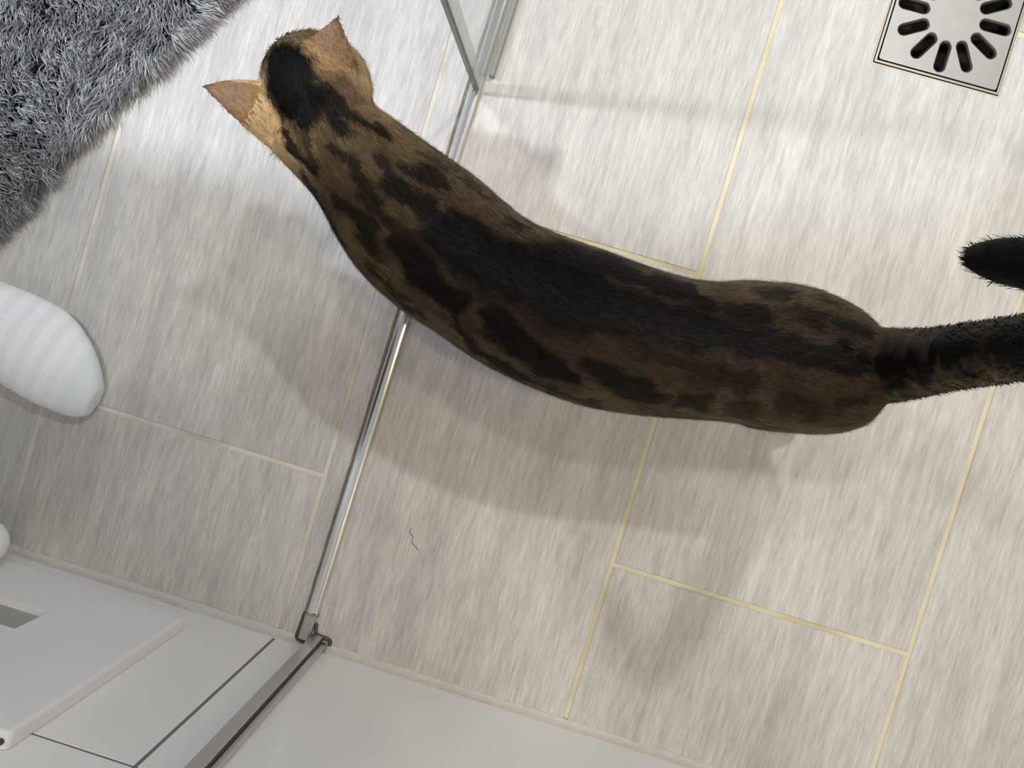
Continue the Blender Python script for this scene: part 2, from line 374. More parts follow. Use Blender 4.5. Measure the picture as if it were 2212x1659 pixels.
def slot(k, w, L, R=0.0395):
    a = k*math.pi/6; ca, sa = math.cos(a), math.sin(a); pts = []
    for s_, a0 in ((1, -math.pi/2), (-1, math.pi/2)):
        for t in np.linspace(0, math.pi, 8):
            x = R+s_*(L/2-w)+w*math.cos(a0+t); y = w*math.sin(a0+t); pts.append((x*ca-y*sa, x*sa+y*ca))
    return pts
for k in range(12):
    A = loop(slot(k, 0.0062, 0.0318), zt); B = loop(slot(k, 0.0056, 0.0304), zt-0.0003); D = loop(slot(k, 0.0044, 0.0276), zt-0.0022); E_ = loop(slot(k, 0.0042, 0.0272), zt-0.006)
    all_e += edges(A); n = len(A)
    for U, V in ((A, B), (B, D), (D, E_)):
        for i in range(n): bm.faces.new((U[i], U[(i+1) % n], V[(i+1) % n], V[i]))
bmesh.ops.triangle_fill(bm, use_beauty=True, edges=all_e)
# drop the triangles that closed the slots
rem = []
for f in bm.faces:
    if all(abs(v.co.z-zt) < 1e-6 for v in f.verts):
        c = f.calc_center_median()-Vector((DRC[0], DRC[1], 0)); r = c.length; a = math.atan2(c.y, c.x); k = round(a/(math.pi/6)); da = a-k*math.pi/6
        x, y = r*math.cos(da), r*math.sin(da); xs = min(max(x, 0.0395-0.0097), 0.0395+0.0097)
        if math.hypot(x-xs, y) < 0.0058: rem.append(f)
bmesh.ops.delete(bm, geom=rem, context='FACES_ONLY')
bm_obj('grate', bm, M_STEEL, dr)
bm = bmesh.new(); s0, s1 = DRH-0.0008, DRH+0.0012
for (a, b, c, d) in ((-s1, s1, -s1, -s0), (-s1, s1, s0, s1), (-s1, -s0, -s0, s0), (s0, s1, -s0, s0)):
    box(bm, DRC[0]+a, DRC[0]+b, DRC[1]+c, DRC[1]+d, -0.012, 0.0003)
bm_obj('frame', bm, M_STEEL, dr)
bm = bmesh.new(); box(bm, DRC[0]-S, DRC[0]+S, DRC[1]-S, DRC[1]+S, -0.055, -0.05)
for (a, b, c, d) in ((-s0, s0, -s0, -s0+0.002), (-s0, s0, s0-0.002, s0), (-s0, -s0+0.002, -s0, s0), (s0-0.002, s0, -s0, s0)):
    box(bm, DRC[0]+a, DRC[0]+b, DRC[1]+c, DRC[1]+d, -0.055, -0.007)
bm_obj('cup', bm, M_DARK, dr)

# ------------------------------------------------------------------ white panel on the wall
pn = empty('wall_unit', (-0.44, WALL_Y, 0.06), 'glossy white wall-mounted unit with a recessed slot at the lower left', 'wall unit')
pyf = WALL_Y+0.0130; pyb = WALL_Y+0.0004
xs = [-0.606, -0.515, -0.374, -0.2835]; zs = [0.062, 0.151, 0.206, 0.360]
bm = bmesh.new()
gridf = [[bm.verts.new((x, pyf, z)) for z in zs] for x in xs]
gridb = {}
for i in range(3):
    for j in range(3):
        if (i, j) != (1, 1): bm.faces.new((gridf[i][j], gridf[i+1][j], gridf[i+1][j+1], gridf[i][j+1]))
rec = [gridf[1][1], gridf[2][1], gridf[2][2], gridf[1][2]]
ri = [bm.verts.new((v.co.x, pyf-0.0078, v.co.z)) for v in rec]
for i in range(4): bm.faces.new((rec[i], rec[(i+1) % 4], ri[(i+1) % 4], ri[i]))
bm.faces.new(ri)
rim = [gridf[i][0] for i in range(4)]+[gridf[3][j] for j in (1, 2, 3)]+[gridf[i][3] for i in (2, 1, 0)]+[gridf[0][j] for j in (2, 1)]
bk = [bm.verts.new((v.co.x, pyb, v.co.z)) for v in rim]; n = len(rim)
for i in range(n): bm.faces.new((rim[i], bk[i], bk[(i+1) % n], rim[(i+1) % n]))
bm.faces.new(bk)
corner = [e for e in bm.edges if {round(v.co.x, 4) for v in e.verts} <= {round(xs[0], 4), round(xs[3], 4)} and {round(v.co.z, 4) for v in e.verts} <= {zs[0], zs[3]} and abs(e.verts[0].co.y-e.verts[1].co.y) > 0.01]
bmesh.ops.bevel(bm, geom=corner, offset=0.006, segments=4, profile=0.5, affect='EDGES')
fr = [e for e in bm.edges if all(abs(v.co.y-pyf) < 1e-5 for v in e.verts) and any(abs(f.normal.y) < 0.5 for f in e.link_faces) and not any(v in rec for v in e.verts)]
bm.normal_update()
fr = [e for e in bm.edges if all(abs(v.co.y-pyf) < 1e-5 for v in e.verts) and len(e.link_faces) == 2 and e.calc_face_angle(0) > 0.8 and not (xs[0]+0.01 < e.verts[0].co.x < xs[3]-0.01 and zs[0]+0.01 < e.verts[0].co.z < zs[3]-0.01)]
bmesh.ops.bevel(bm, geom=fr, offset=0.0035, segments=3, profile=0.5, affect='EDGES')
bm_obj('panel_body', bm, M_PANEL, pn)
bm = bmesh.new(); box(bm, xs[1]+0.0004, xs[2]-0.0004, pyf-0.0077, pyf-0.0070, zs[1]+0.0004, zs[2]-0.0004)
bm_obj('slot_back', bm, plain('grey_plastic', srgb(172, 170, 164), 0.5, var=0.03), pn)
bm = bmesh.new(); bmesh.ops.create_cone(bm, cap_ends=True, segments=14, radius1=0.0022, radius2=0.002, depth=0.004, matrix=Matrix.Translation((-0.288, WALL_Y+0.006, 0.362)))
bm_obj('screw', bm, M_ALUD, pn)

# ------------------------------------------------------------------ shaggy rug
e0, e1 = at(500, -28), at(20, 468); ed = (e1-e0).normalized(); pe = Vector((ed.y, -ed.x, 0))
if pe.x > 0: pe = -pe
rc0 = e0 - ed*0.30; RL, RWD = (e1-e0).length+0.30+0.035, 0.50
rug = empty('shaggy_rug', rc0+ed*RL/2+pe*RWD/2, 'shaggy dark grey long-pile bath rug', 'rug')
def rp(u, v): return rc0+ed*u+pe*v
ring = []
rr = 0.05
for (cu, cv, a0) in ((rr, rr, math.pi), (RL-rr, rr, 1.5*math.pi), (RL-rr, RWD-rr, 0), (rr, RWD-rr, 0.5*math.pi)):
    ring += [rp(cu+rr*math.cos(a0+t), cv+rr*math.sin(a0+t)) for t in np.linspace(0, math.pi/2, 7)]
bm = bmesh.new(); prism(bm, [(p.x, p.y) for p in ring], 0.0004, 0.006, 0.001)
M_RUGB = plain('rug_backing', srgb(52, 53, 55), 0.95, var=0.2)
bm_obj('backing', bm, M_RUGB, rug)
def rug_pile():
    NB = 52000
    u = rng.uniform(0.0, RL, NB); v = rng.uniform(0.0, RWD, NB)
    near = rng.random(NB) < 0.55; v[near] = rng.uniform(0, 0.26, near.sum())
    edge = rng.random(NB) < 0.06; v[edge] = rng.uniform(0, 0.008, edge.sum())
    # tufts: neighbouring blades share a lean and a shade
    tu, tv = np.floor(u/0.009), np.floor(v/0.009)
    hsh = (np.sin(tu*12.9898+tv*78.233)*43758.5453) % 1.0; h2 = (np.sin(tu*39.346+tv*11.135)*24634.6345) % 1.0
    base = np.array([list(rc0)]) + np.outer(u, list(ed)) + np.outer(v, list(pe)); base[:, 2] = 0.005
    leanA = np.arctan2(-ed.y*0.15-pe.y*1.0, -ed.x*0.15-pe.x*1.0)      # lies towards the free edge
    wob = 0.9*np.sin(u*23+1.3*np.sin(v*31))+0.5*np.sin(v*41+u*9)
    ang_ = leanA - 0.55 + 0.55*wob + (hsh-0.5)*1.1 + rng.normal(0, 0.28, NB)
    lean = np.clip(0.75+0.35*(h2-0.5)+rng.normal(0, 0.18, NB)+0.35*np.exp(-v/0.02), 0.2, 1.3)
    L = rng.uniform(0.019, 0.029, NB); Wd = rng.uniform(0.0005, 0.0010, NB)
    dirh = np.stack([np.cos(ang_), np.sin(ang_), np.zeros(NB)], 1)
    side = np.stack([-np.sin(ang_), np.cos(ang_), np.zeros(NB)], 1)+rng.normal(0, 0.25, (NB, 3)); side /= np.linalg.norm(side, axis=1)[:, None]
    up = np.array([[0, 0, 1.0]])
    verts = np.zeros((NB, 7, 3)); 
    for j, (f, wf) in enumerate(((0.0, 0.8), (0.4, 1.0), (0.75, 0.7))):
        th = lean*(0.35+0.75*f)
        c = base + (dirh*np.sin(th)[:, None] + up*np.cos(th)[:, None])*(L*f)[:, None]
        verts[:, 2*j] = c-side*(Wd*wf)[:, None]; verts[:, 2*j+1] = c+side*(Wd*wf)[:, None]
    th = lean*1.15; verts[:, 6] = base+(dirh*np.sin(th)[:, None]+up*np.cos(th)[:, None])*L[:, None]
    verts[:, :, 2] = np.maximum(verts[:, :, 2], 0.0022)
    me = bpy.data.meshes.new('pile'); idx = np.arange(NB)*7
    faces = np.concatenate([np.stack([idx, idx+1, idx+3, idx+2], 1), np.stack([idx+2, idx+3, idx+5, idx+4], 1)]).tolist() + np.stack([idx+4, idx+5, idx+6], 1).tolist()
    vv = verts.reshape(-1, 3) - np.array(list(rug.location)); me.from_pydata(vv.tolist(), [], faces)
    shade = 0.5*hsh+0.5*rng.random(NB)
    c0, c1 = np.array(srgb(84, 86, 88)), np.array(srgb(202, 205, 206))
    col = np.ones((NB, 7, 4)); col[:, :, :3] = (c0+(c1-c0)*(shade**1.5)[:, None])[:, None, :]
    at_ = me.color_attributes.new('fibre', 'FLOAT_COLOR', 'POINT'); at_.data.foreach_set('color', col.reshape(-1))
    t = NT('rug_fibre'); a = t.n('ShaderNodeAttribute', attribute_name='fibre'); t.l(a.outputs['Color'], t.b.inputs['Base Color'])
    t.b.inputs['Roughness'].default_value = 0.75; t.b.inputs['Specular IOR Level'].default_value = 0.3
    o = link('pile', me, t.m, rug); o['kind'] = 'stuff'
rug_pile()

# ------------------------------------------------------------------ continuous-skin builder
def tube_mesh(bm, st, seg=20):
    """st: list of (centre, half width, half height, side vector, up vector)"""
    rowsv = []
    for c, hw, hh, s, u in st:
        rowsv.append([bm.verts.new(Vector(c)+Vector(s)*hw*math.cos(a)+Vector(u)*hh*math.sin(a)) for a in np.linspace(0, 2*math.pi, seg, endpoint=False)])
    for A, B in zip(rowsv, rowsv[1:]):
        for i in range(seg): bm.faces.new((A[i], A[(i+1) % seg], B[(i+1) % seg], B[i]))
    bm.faces.new(rowsv[0][::-1]); bm.faces.new(rowsv[-1])
def limb(bm, pts, rad, n=24, seg=16, squash=None):
    """round tapering limb through 3D points"""
    r = resample([list(p)+[q] for p, q in zip(pts, rad)], n); st = []; ref = None
    for i in range(n):
        t = Vector(r[min(i+1, n-1), :3]-r[max(i-1, 0), :3]).normalized()
        if ref is None:
            ref = Vector((0, 0, 1)) if abs(t.z) < 0.9 else Vector((1, 0, 0))
        s = t.cross(ref).normalized(); u = s.cross(t).normalized(); ref = u
        k = rad_ = max(r[i, 3], 0.002)
        st.append((r[i, :3], k, k*(squash or 1.0), s, u))
    # rounded ends
    def cap(a, b, ra, s, u):
        d = (Vector(a)-Vector(b)).normalized()
        return [(Vector(a)+d*ra*math.sin(q), ra*math.cos(q), ra*math.cos(q)*(squash or 1.0), s, u) for q in (0.5, 0.95, 1.3)]
    A = cap(st[0][0], st[1][0], st[0][1], st[0][3], st[0][4])[::-1]; B = cap(st[-1][0], st[-2][0], st[-1][1], st[-1][3], st[-1][4])
    tube_mesh(bm, A+st+B, seg)
def ball(bm, c, r, rot=None):
    m = Matrix.Translation(Vector(c)) @ (rot or Matrix.Identity(4)) @ Matrix.Diagonal((*r, 1))
    bmesh.ops.create_uvsphere(bm, u_segments=24, v_segments=16, radius=1.0, matrix=m)
def fuse(bm, voxel, smooth_it=4, fac=0.5):
    me = bpy.data.meshes.new('tmp'); bmesh.ops.recalc_face_normals(bm, faces=bm.faces); bm.to_mesh(me); bm.free()
    o = bpy.data.objects.new('tmp', me); C.objects.link(o)
    m = o.modifiers.new('r', 'REMESH'); m.mode = 'VOXEL'; m.voxel_size = voxel; m.adaptivity = 0
    s = o.modifiers.new('s', 'SMOOTH'); s.factor = fac; s.iterations = smooth_it
    dg = bpy.context.evaluated_depsgraph_get(); res = bpy.data.meshes.new_from_object(o.evaluated_get(dg))
    bpy.data.objects.remove(o); return res

# ------------------------------------------------------------------ person (feet reach into the frame)
def foot(bm, tip, head, side):
    """side: +1 when the big toe lies to the left of the walking direction"""
    fx = Vector((math.cos(head), math.sin(head), 0)); lf = Vector((-fx.y, fx.x, 0)); tip = Vector((tip[0], tip[1], 0))
    S_ = [(0.004, 0.016, 0.026, 0.019), (0.016, 0.029, 0.030, 0.015), (0.036, 0.040, 0.035, 0.008), (0.066, 0.0485, 0.042, 0.002), (0.098, 0.0475, 0.050, 0.0),
          (0.135, 0.042, 0.062, -0.001), (0.17, 0.037, 0.078, -0.002), (0.20, 0.036, 0.085, 0), (0.225, 0.033, 0.07, 0), (0.243, 0.024, 0.05, 0), (0.25, 0.012, 0.03, 0)]
    r = resample(S_, 34); st = []
    for s, hw, h, sh in r:
        c = tip-fx*s+lf*(side*sh); st.append((c+Vector((0, 0, h/2+0.001)), hw, h/2, lf, Vector((0, 0, 1))))
    tube_mesh(bm, st, 28)
    return tip-fx*0.185, fx, lf
person = empty('person', (-0.70, -0.14, 0), 'person in pale striped socks standing by the rug, foot at the left edge', 'person')
FEET = [(at(229, 838, 0.018), math.radians(-13.5), -1), ((-0.605, -0.262, 0), math.radians(-9), 1)]
def sock_mat(tip, fx):
    t = NT('pale_striped_sock'); geo = t.n('ShaderNodeNewGeometry')
    d = t.n('ShaderNodeVectorMath', operation='DOT_PRODUCT'); d.inputs[1].default_value = fx
    sub = t.n('ShaderNodeVectorMath', operation='SUBTRACT'); sub.inputs[1].default_value = tip
    t.l(geo.outputs['Position'], sub.inputs[0]); t.l(sub.outputs[0], d.inputs[0])
    nz = t.n('ShaderNodeTexNoise'); nz.inputs['Scale'].default_value = 60; t.l(geo.outputs['Position'], nz.inputs['Vector'])
    ad = t.n('ShaderNodeMath', operation='MULTIPLY_ADD'); ad.inputs[1].default_value = 0.006; t.l(nz.outputs['Fac'], ad.inputs[0]); t.l(d.outputs['Value'], ad.inputs[2])
    sn = t.n('ShaderNodeMath', operation='MULTIPLY'); sn.inputs[1].default_value = 2*math.pi/0.0175; t.l(ad.outputs[0], sn.inputs[0])
    si = t.n('ShaderNodeMath', operation='SINE'); t.l(sn.outputs[0], si.inputs[0])
    r = t.ramp([(0.30, srgb(246, 245, 250)), (0.62, srgb(254, 254, 255))])
    mr = t.n('ShaderNodeMapRange'); mr.inputs['From Min'].default_value = -1; t.l(si.outputs[0], mr.inputs[0]); t.l(mr.outputs[0], r.inputs[0])
    toe = t.n('ShaderNodeMapRange'); toe.inputs['From Min'].default_value = -0.036; toe.inputs['From Max'].default_value = -0.026; t.l(ad.outputs[0], toe.inputs[0])
    c = t.mix(r.outputs[0], srgb(236, 243, 245), toe.outputs[0]); t.l(c, t.b.inputs['Base Color']); t.b.inputs['Roughness'].default_value = 0.9
    t.b.inputs['Sheen Weight'].default_value = 0.15
    n2 = t.n('ShaderNodeTexNoise'); n2.inputs['Scale'].default_value = 900; t.l(geo.outputs['Position'], n2.inputs['Vector'])
    bp = t.n('ShaderNodeBump'); bp.inputs['Strength'].default_value = 0.3; bp.inputs['Distance'].default_value = 0.001; t.l(n2.outputs['Fac'], bp.inputs['Height']); t.l(bp.outputs[0], t.b.inputs['Normal'])
    return t.m
ank = []
for tip, hd, sd in FEET:
    bm = bmesh.new(); a, fx, lf = foot(bm, tip, hd, sd); ank.append((a, fx))
    limb(bm, [a+Vector((0, 0, 0.05)), a+Vector((0, 0, 0.10))-fx*0.004, a+Vector((0, 0, 0.16))-fx*0.008, a+Vector((0, 0, 0.22))-fx*0.012], [0.036, 0.036, 0.041, 0.047])
    me = fuse(bm, 0.003, 5); me.name = 'sock'
    for v in me.vertices: v.co -= person.location
    link('sock', me, sock_mat(tuple(Vector((tip[0], tip[1], 0))), tuple(fx)), person, True)
# the body: one skin from head to heel
V3 = Vector
hips = [V3((-0.80, -0.03, 0.86)), V3((-0.80, -0.17, 0.86))]
def knee(a, hp): q = (a+hp)/2+V3((0.045, 0, 0)); q.z = 0.48; return q
def legs(bm, g, z0):
    for (a, fx), hp in zip(ank, hips):
        kn = knee(a, hp); lo = a.lerp(kn, 0.45); lo.z = 0.28; st_ = a-fx*0.004; st_.z = z0
        limb(bm, [st_, lo-fx*0.01, kn, kn.lerp(hp, 0.5), hp], [0.036+g*1.6, 0.050+g, 0.054+g, 0.068+g, 0.080+g], 30, 20)
def torso(bm, g):
    T_ = [(-0.80, 0.87, 0.155, 0.10, -0.10), (-0.72, 0.95, 0.150, 0.100, -0.09), (-0.62, 1.02, 0.140, 0.092, -0.07), (-0.52, 1.09, 0.150, 0.098, -0.05), (-0.42, 1.155, 0.168, 0.100, -0.03), (-0.34, 1.20, 0.160, 0.085, -0.02), (-0.29, 1.23, 0.09, 0.060, -0.01)]
    r = resample(T_, 26)
    tube_mesh(bm, [((x, yy, z), w_+g, d_+g, V3((0.15, 0.99, 0)).normalized(), V3((-0.53, 0, 0.85))) for x, z, w_, d_, yy in r], 28)
ARMS = []
for sd in (1, -1):
    sh = V3((-0.37, -0.02+sd*0.165, 1.18)); el = V3((-0.25, -0.01+sd*0.215, 1.085)); wr = V3((-0.165, 0.0+sd*0.085, 1.055)); ARMS.append((sh, el, wr, sd))
bm = bmesh.new(); legs(bm, 0, 0.07); torso(bm, 0)
for sh, el, wr, sd in ARMS:
    limb(bm, [sh, sh.lerp(el, 0.5), el, el.lerp(wr, 0.4), wr], [0.045, 0.042, 0.036, 0.034, 0.024], 26, 16)
    d = (V3((-0.02, 0.0, 1.05))-wr).normalized(); up_ = V3((0, 0, 1)); la = d.cross(up_).normalized()
    pc = wr+d*0.045; ball(bm, pc, (0.046, 0.036, 0.014), Matrix.Rotation(math.atan2(d.y, d.x), 4, 'Z'))
    for q, L_ in ((-0.027, 0.060), (-0.009, 0.074), (0.009, 0.070), (0.026, 0.055)):
        b0 = wr+d*0.072+la*q; m1 = b0+d*L_*0.45+up_*0.004; m2 = m1+d*L_*0.30-up_*0.012; m3 = m2+d*L_*0.15-up_*0.018
        limb(bm, [b0, m1, m2, m3], [0.0092, 0.0085, 0.0078, 0.007], 14, 10)
    tb = wr+d*0.02+la*(0.030*sd); limb(bm, [tb, tb+d*0.028+la*0.018*sd-up_*0.006, tb+d*0.055+la*0.016*sd-up_*0.014], [0.0115, 0.010, 0.008], 12, 10)
hd_ = V3((-0.175, -0.005, 1.335))
limb(bm, [V3((-0.34, -0.02, 1.20)), V3((-0.27, -0.012, 1.255)), V3((-0.20, -0.008, 1.31))], [0.062, 0.055, 0.055], 14, 18)
HR = Matrix.Rotation(0.95, 4, 'Y')
def hp_(x, y, z): return hd_+(HR @ V3((x, y, z)))
ball(bm, hd_, (0.092, 0.074, 0.112), HR); ball(bm, hp_(0.022, 0, -0.065), (0.060, 0.052, 0.050), HR)
ball(bm, hp_(0.092, 0, -0.022), (0.016, 0.012, 0.022), HR)                       # nose
for sd in (1, -1): ball(bm, hp_(-0.005, sd*0.075, -0.01), (0.020, 0.009, 0.032), HR)   # ears
ball(bm, hp_(0.078, 0, -0.068), (0.010, 0.024, 0.008), HR)                       # lips
for a, fx in ank: limb(bm, [a+V3((0, 0, 0.040)), a+fx*0.06+V3((0, 0, 0.026)), a+fx*0.12+V3((0, 0, 0.019))], [0.024, 0.018, 0.012], 12, 12)
def put(me, name, mat):
    me.name = name
    for v in me.vertices: v.co -= person.location
    return link(name, me, mat, person, True)
put(fuse(bm, 0.005, 3), 'body', plain('skin', srgb(214, 172, 148), 0.55, var=0.05, bscale=90))
bm = bmesh.new(); legs(bm, 0.012, 0.11)
ball(bm, (-0.79, -0.10, 0.88), (0.118, 0.165, 0.120)); put(fuse(bm, 0.006, 6), 'trousers', plain('dark_denim', srgb(52, 58, 70), 0.9, bump=0.4, bscale=700, var=0.15))
bm = bmesh.new(); torso(bm, 0.014)
for sh, el, wr, sd in ARMS: limb(bm, [sh, sh.lerp(el, 0.5), el, el.lerp(wr, 0.4), wr-(wr-el)*0.12], [0.062, 0.056, 0.049, 0.044, 0.036], 26, 18)
put(fuse(bm, 0.006, 6), 'sweater', plain('grey_knit', srgb(118, 120, 124), 0.95, bump=0.5, bscale=500, var=0.12))
bm = bmesh.new(); ball(bm, hp_(-0.020, 0, 0.022), (0.094, 0.084, 0.108), HR); ball(bm, hp_(-0.055, 0, -0.035), (0.060, 0.078, 0.075), HR)
put(fuse(bm, 0.006, 4), 'hair', plain('brown_hair', srgb(70, 52, 38), 0.6, bump=0.6, bscale=300, var=0.3))
M_EYE = plain('eye', srgb(60, 45, 35), 0.2)
for sd in (1, -1):
    bm = bmesh.new(); ball(bm, hp_(0.083, sd*0.030, 0.012), (0.011, 0.013, 0.010)); o = bm_obj('eye', bm, M_EYE, person, True)

# ------------------------------------------------------------------ white pipe along the wall
pp = empty('white_pipe', (-0.60, -0.3135, 0.10), 'smooth white pipe with a rounded end along the wall at the left edge', 'pipe')
bm = bmesh.new(); limb(bm, [V3((-0.475, -0.3135, 0.10)), V3((-0.65, -0.3135, 0.10)), V3((-0.90, -0.3135, 0.10))], [0.0215]*3, 30, 24); bm_obj('tube', bm, M_PANEL, pp, True)
for x in (-0.58, -0.80):
    bm = bmesh.new(); box(bm, x-0.010, x+0.010, (WALL_Y+0.0135 if x > -0.606 else WALL_Y+0.0005), -0.3135, 0.092, 0.108, 0.001, 1); bm_obj('bracket', bm, M_PANEL, pp)

# ------------------------------------------------------------------ cat
ZC = 0.205
ST = [  # contour pixel on the cat's right side, on its left side, centre height, half height
    ((1893, 735), (1893, 865), 0.205, 0.038), ((1872, 688), (1868, 912), 0.203, 0.056), ((1825, 652), (1815, 934), 0.200, 0.068), ((1760, 625), (1755, 938), 0.197, 0.073), ((1690, 611), (1690, 932), 0.196, 0.075),
    ((1600, 612), (1600, 915), 0.196, 0.074), ((1500, 604), (1500, 906), 0.196, 0.072), ((1400, 576), (1395, 899), 0.196, 0.071), ((1320, 546), (1272, 880), 0.197, 0.071),
    ((1232, 516), (1162, 843), 0.199, 0.071), ((1145, 478), (1042, 786), 0.202, 0.071), ((1088, 434), (946, 721), 0.207, 0.070), ((1030, 384), (865, 668), 0.213, 0.067),
    ((965, 338), (785, 595), 0.222, 0.061), ((905, 296), (733, 520), 0.231, 0.054), ((850, 256), (690, 440), 0.240, 0.048), ((806, 225), (640, 380), 0.246, 0.045), ((768, 195), (592, 332), 0.250, 0.042)]
rows_ = []
for a, b, zc, hh in ST:
    A, B = at(*a, zc), at(*b, zc); c = (A+B)/2; s = (A-B)/2
    rows_.append([*c, s.x, s.y, hh])
R = resample(rows_, 70)
bm = bmesh.new()
st = []
for r in R:
    s = Vector((r[3], r[4], 0)); hw = s.length; s.normalize()
    st.append((r[:3], hw, r[5], s, Vector((0, 0, 1))))
tube_mesh(bm, st, 32)
# shape of the shoulders and haunches
def frame(i):
    t = Vector(R[min(i+1, len(R)-1), :3]-R[max(i-1, 0), :3]); t.z = 0; t.normalize()
    return Vector(R[i, :3]), t, Vector((-t.y, t.x, 0))       # centre, forward (tail to head), cat's left
iH, iS = 14, 46
cH, fH, lH = frame(iH); cS, fS, lS = frame(iS)
def leg_front(sd, adv):
    sh = cS+lS*sd*0.024+fS*0.012+Vector((0, 0, -0.012)); el = sh+Vector((0, 0, -0.072))-fS*0.022+lS*sd*0.008
    wr = Vector((el.x, el.y, 0.042))+fS*(0.012+adv)-lS*sd*0.010; pw = Vector((wr.x, wr.y, 0.013))+fS*0.012
    limb(bm, [sh, el, wr, Vector((pw.x, pw.y, 0.020))], [0.033, 0.022, 0.0135, 0.0135], 22, 14)
    ball(bm, (pw.x, pw.y, 0.0135), (0.019, 0.017, 0.0125), Matrix.Rotation(math.atan2(fS.y, fS.x), 4, 'Z'))
    for q in (-0.0095, -0.0032, 0.0032, 0.0095):
        c = pw+fS*(0.016-abs(q)*0.35)+lS*q; ball(bm, (c.x, c.y, 0.0085), (0.0075, 0.0045, 0.0075), Matrix.Rotation(math.atan2(fS.y, fS.x), 4, 'Z'))
def leg_hind(sd, adv):
    hp = cH+lH*sd*0.017+Vector((0, 0, -0.012)); kn = hp+fH*(0.040+adv*0.6)+lH*sd*0.014+Vector((0, 0, -0.070))
    hk = Vector((hp.x, hp.y, 0.078))-fH*(0.040-adv)+lH*sd*0.008; an = Vector((hk.x, hk.y, 0.022))+fH*0.008; pw = an+fH*0.022
    limb(bm, [hp, hp.lerp(kn, 0.6), kn], [0.042, 0.036, 0.026], 16, 16)
    limb(bm, [kn, kn.lerp(hk, 0.5), hk], [0.028, 0.020, 0.0125], 14, 14)
    limb(bm, [hk, an], [0.0125, 0.0125], 10, 12)
    ball(bm, (pw.x-fH.x*0.008, pw.y-fH.y*0.008, 0.0135), (0.026, 0.016, 0.0125), Matrix.Rotation(math.atan2(fH.y, fH.x), 4, 'Z'))
    for q in (-0.009, -0.003, 0.003, 0.009):
        c = pw+fH*(0.014-abs(q)*0.35)+lH*q; ball(bm, (c.x, c.y, 0.0085), (0.0075, 0.0045, 0.0075), Matrix.Rotation(math.atan2(fH.y, fH.x), 4, 'Z'))
leg_front(1, 0.012); leg_front(-1, -0.035); leg_hind(1, -0.010); leg_hind(-1, 0.045)
# tail
TAIL = [((1830, 785), 0.225, 0.028), ((1900, 790), 0.238, 0.0285), ((1960, 787), 0.262, 0.0255), ((2040, 776), 0.315, 0.0215), ((2120, 764), 0.375, 0.0195), ((2212, 751), 0.435, 0.0178), ((2310, 738), 0.490, 0.0160),
        ((2390, 715), 0.530, 0.0145), ((2425, 672), 0.553, 0.0135), ((2400, 625), 0.560, 0.0128), ((2320, 590), 0.550, 0.0122), ((2230, 572), 0.535, 0.0115), ((2160, 562), 0.520, 0.0102), ((2118, 557), 0.510, 0.0075)]
tpts = [at(*p, z) for p, z, r in TAIL]
limb(bm, tpts, [r for p, z, r in TAIL], 70, 18)
# head: forward (in plan) and its left
hf = (at(620, 95, 0.27)-at(725, 250, 0.27)); hf.z = 0; hf.normalize(); hl = Vector((-hf.y, hf.x, 0))
hc = at(683, 196, 0.258)
Rz = Matrix.Rotation(math.atan2(hf.y, hf.x), 4, 'Z')
ball(bm, hc, (0.045, 0.040, 0.036), Rz)
ball(bm, hc+hf*0.004+Vector((0, 0, -0.012)), (0.040, 0.042, 0.030), Rz)          # cheeks
ball(bm, hc+hf*0.028+Vector((0, 0, -0.020)), (0.026, 0.021, 0.018), Rz)          # muzzle
ball(bm, hc+hf*0.046+Vector((0, 0, -0.018)), (0.008, 0.008, 0.007), Rz)          # nose
ball(bm, hc+hf*0.034+Vector((0, 0, -0.034)), (0.018, 0.014, 0.010), Rz)          # chin
def ear(tip, fb, bb, ztip, zb, bulge):
    """cupped triangular shell: tip, front base, back base in pixels"""
    T, A, B = at(*tip, ztip), at(*fb, zb), at(*bb, zb-0.012); n = 11
    nrm = (A-T).cross(B-T).normalized()
    if nrm.z < 0: nrm = -nrm
    th = 0.0022
    gu, gl_ = [], []
    for i in range(n):
        f = i/(n-1); row_u, row_l = [], []
        for j in range(n):
            g = j/(n-1); e = f**0.85
            p = T.lerp(A.lerp(B, g), e) + (A.lerp(B, 0.5)-T)*0.0
            outw = (A.lerp(B, g)-A.lerp(B, 0.5))*0.10*math.sin(f*math.pi)
            c = p+outw+nrm*(bulge*math.sin(g*math.pi)*f**0.8)
            k = th*(0.7+0.6*f)
            row_u.append(bm.verts.new(c+nrm*k)); row_l.append(bm.verts.new(c-nrm*k))
        gu.append(row_u); gl_.append(row_l)
    for i in range(n-1):
        for j in range(n-1):
            bm.faces.new((gu[i][j], gu[i+1][j], gu[i+1][j+1], gu[i][j+1])); bm.faces.new((gl_[i][j], gl_[i][j+1], gl_[i+1][j+1], gl_[i+1][j]))
    for i in range(n-1):
        for j in (0, n-1): bm.faces.new((gu[i][j], gu[i+1][j], gl_[i+1][j], gl_[i][j]))
        for i2 in (0, n-1): bm.faces.new((gu[i2][i], gu[i2][i+1], gl_[i2][i+1], gl_[i2][i]))
ear((431, 184), (560, 176), (604, 338), 0.298, 0.270, 0.012)
ear((731, 32), (655, 112), (785, 195), 0.312, 0.274, 0.010)
ear((748, 100), (735, 150), (806, 225), 0.286, 0.268, 0.004)
cat_me = fuse(bm, 0.0021, 5); cat_me.name = 'cat'

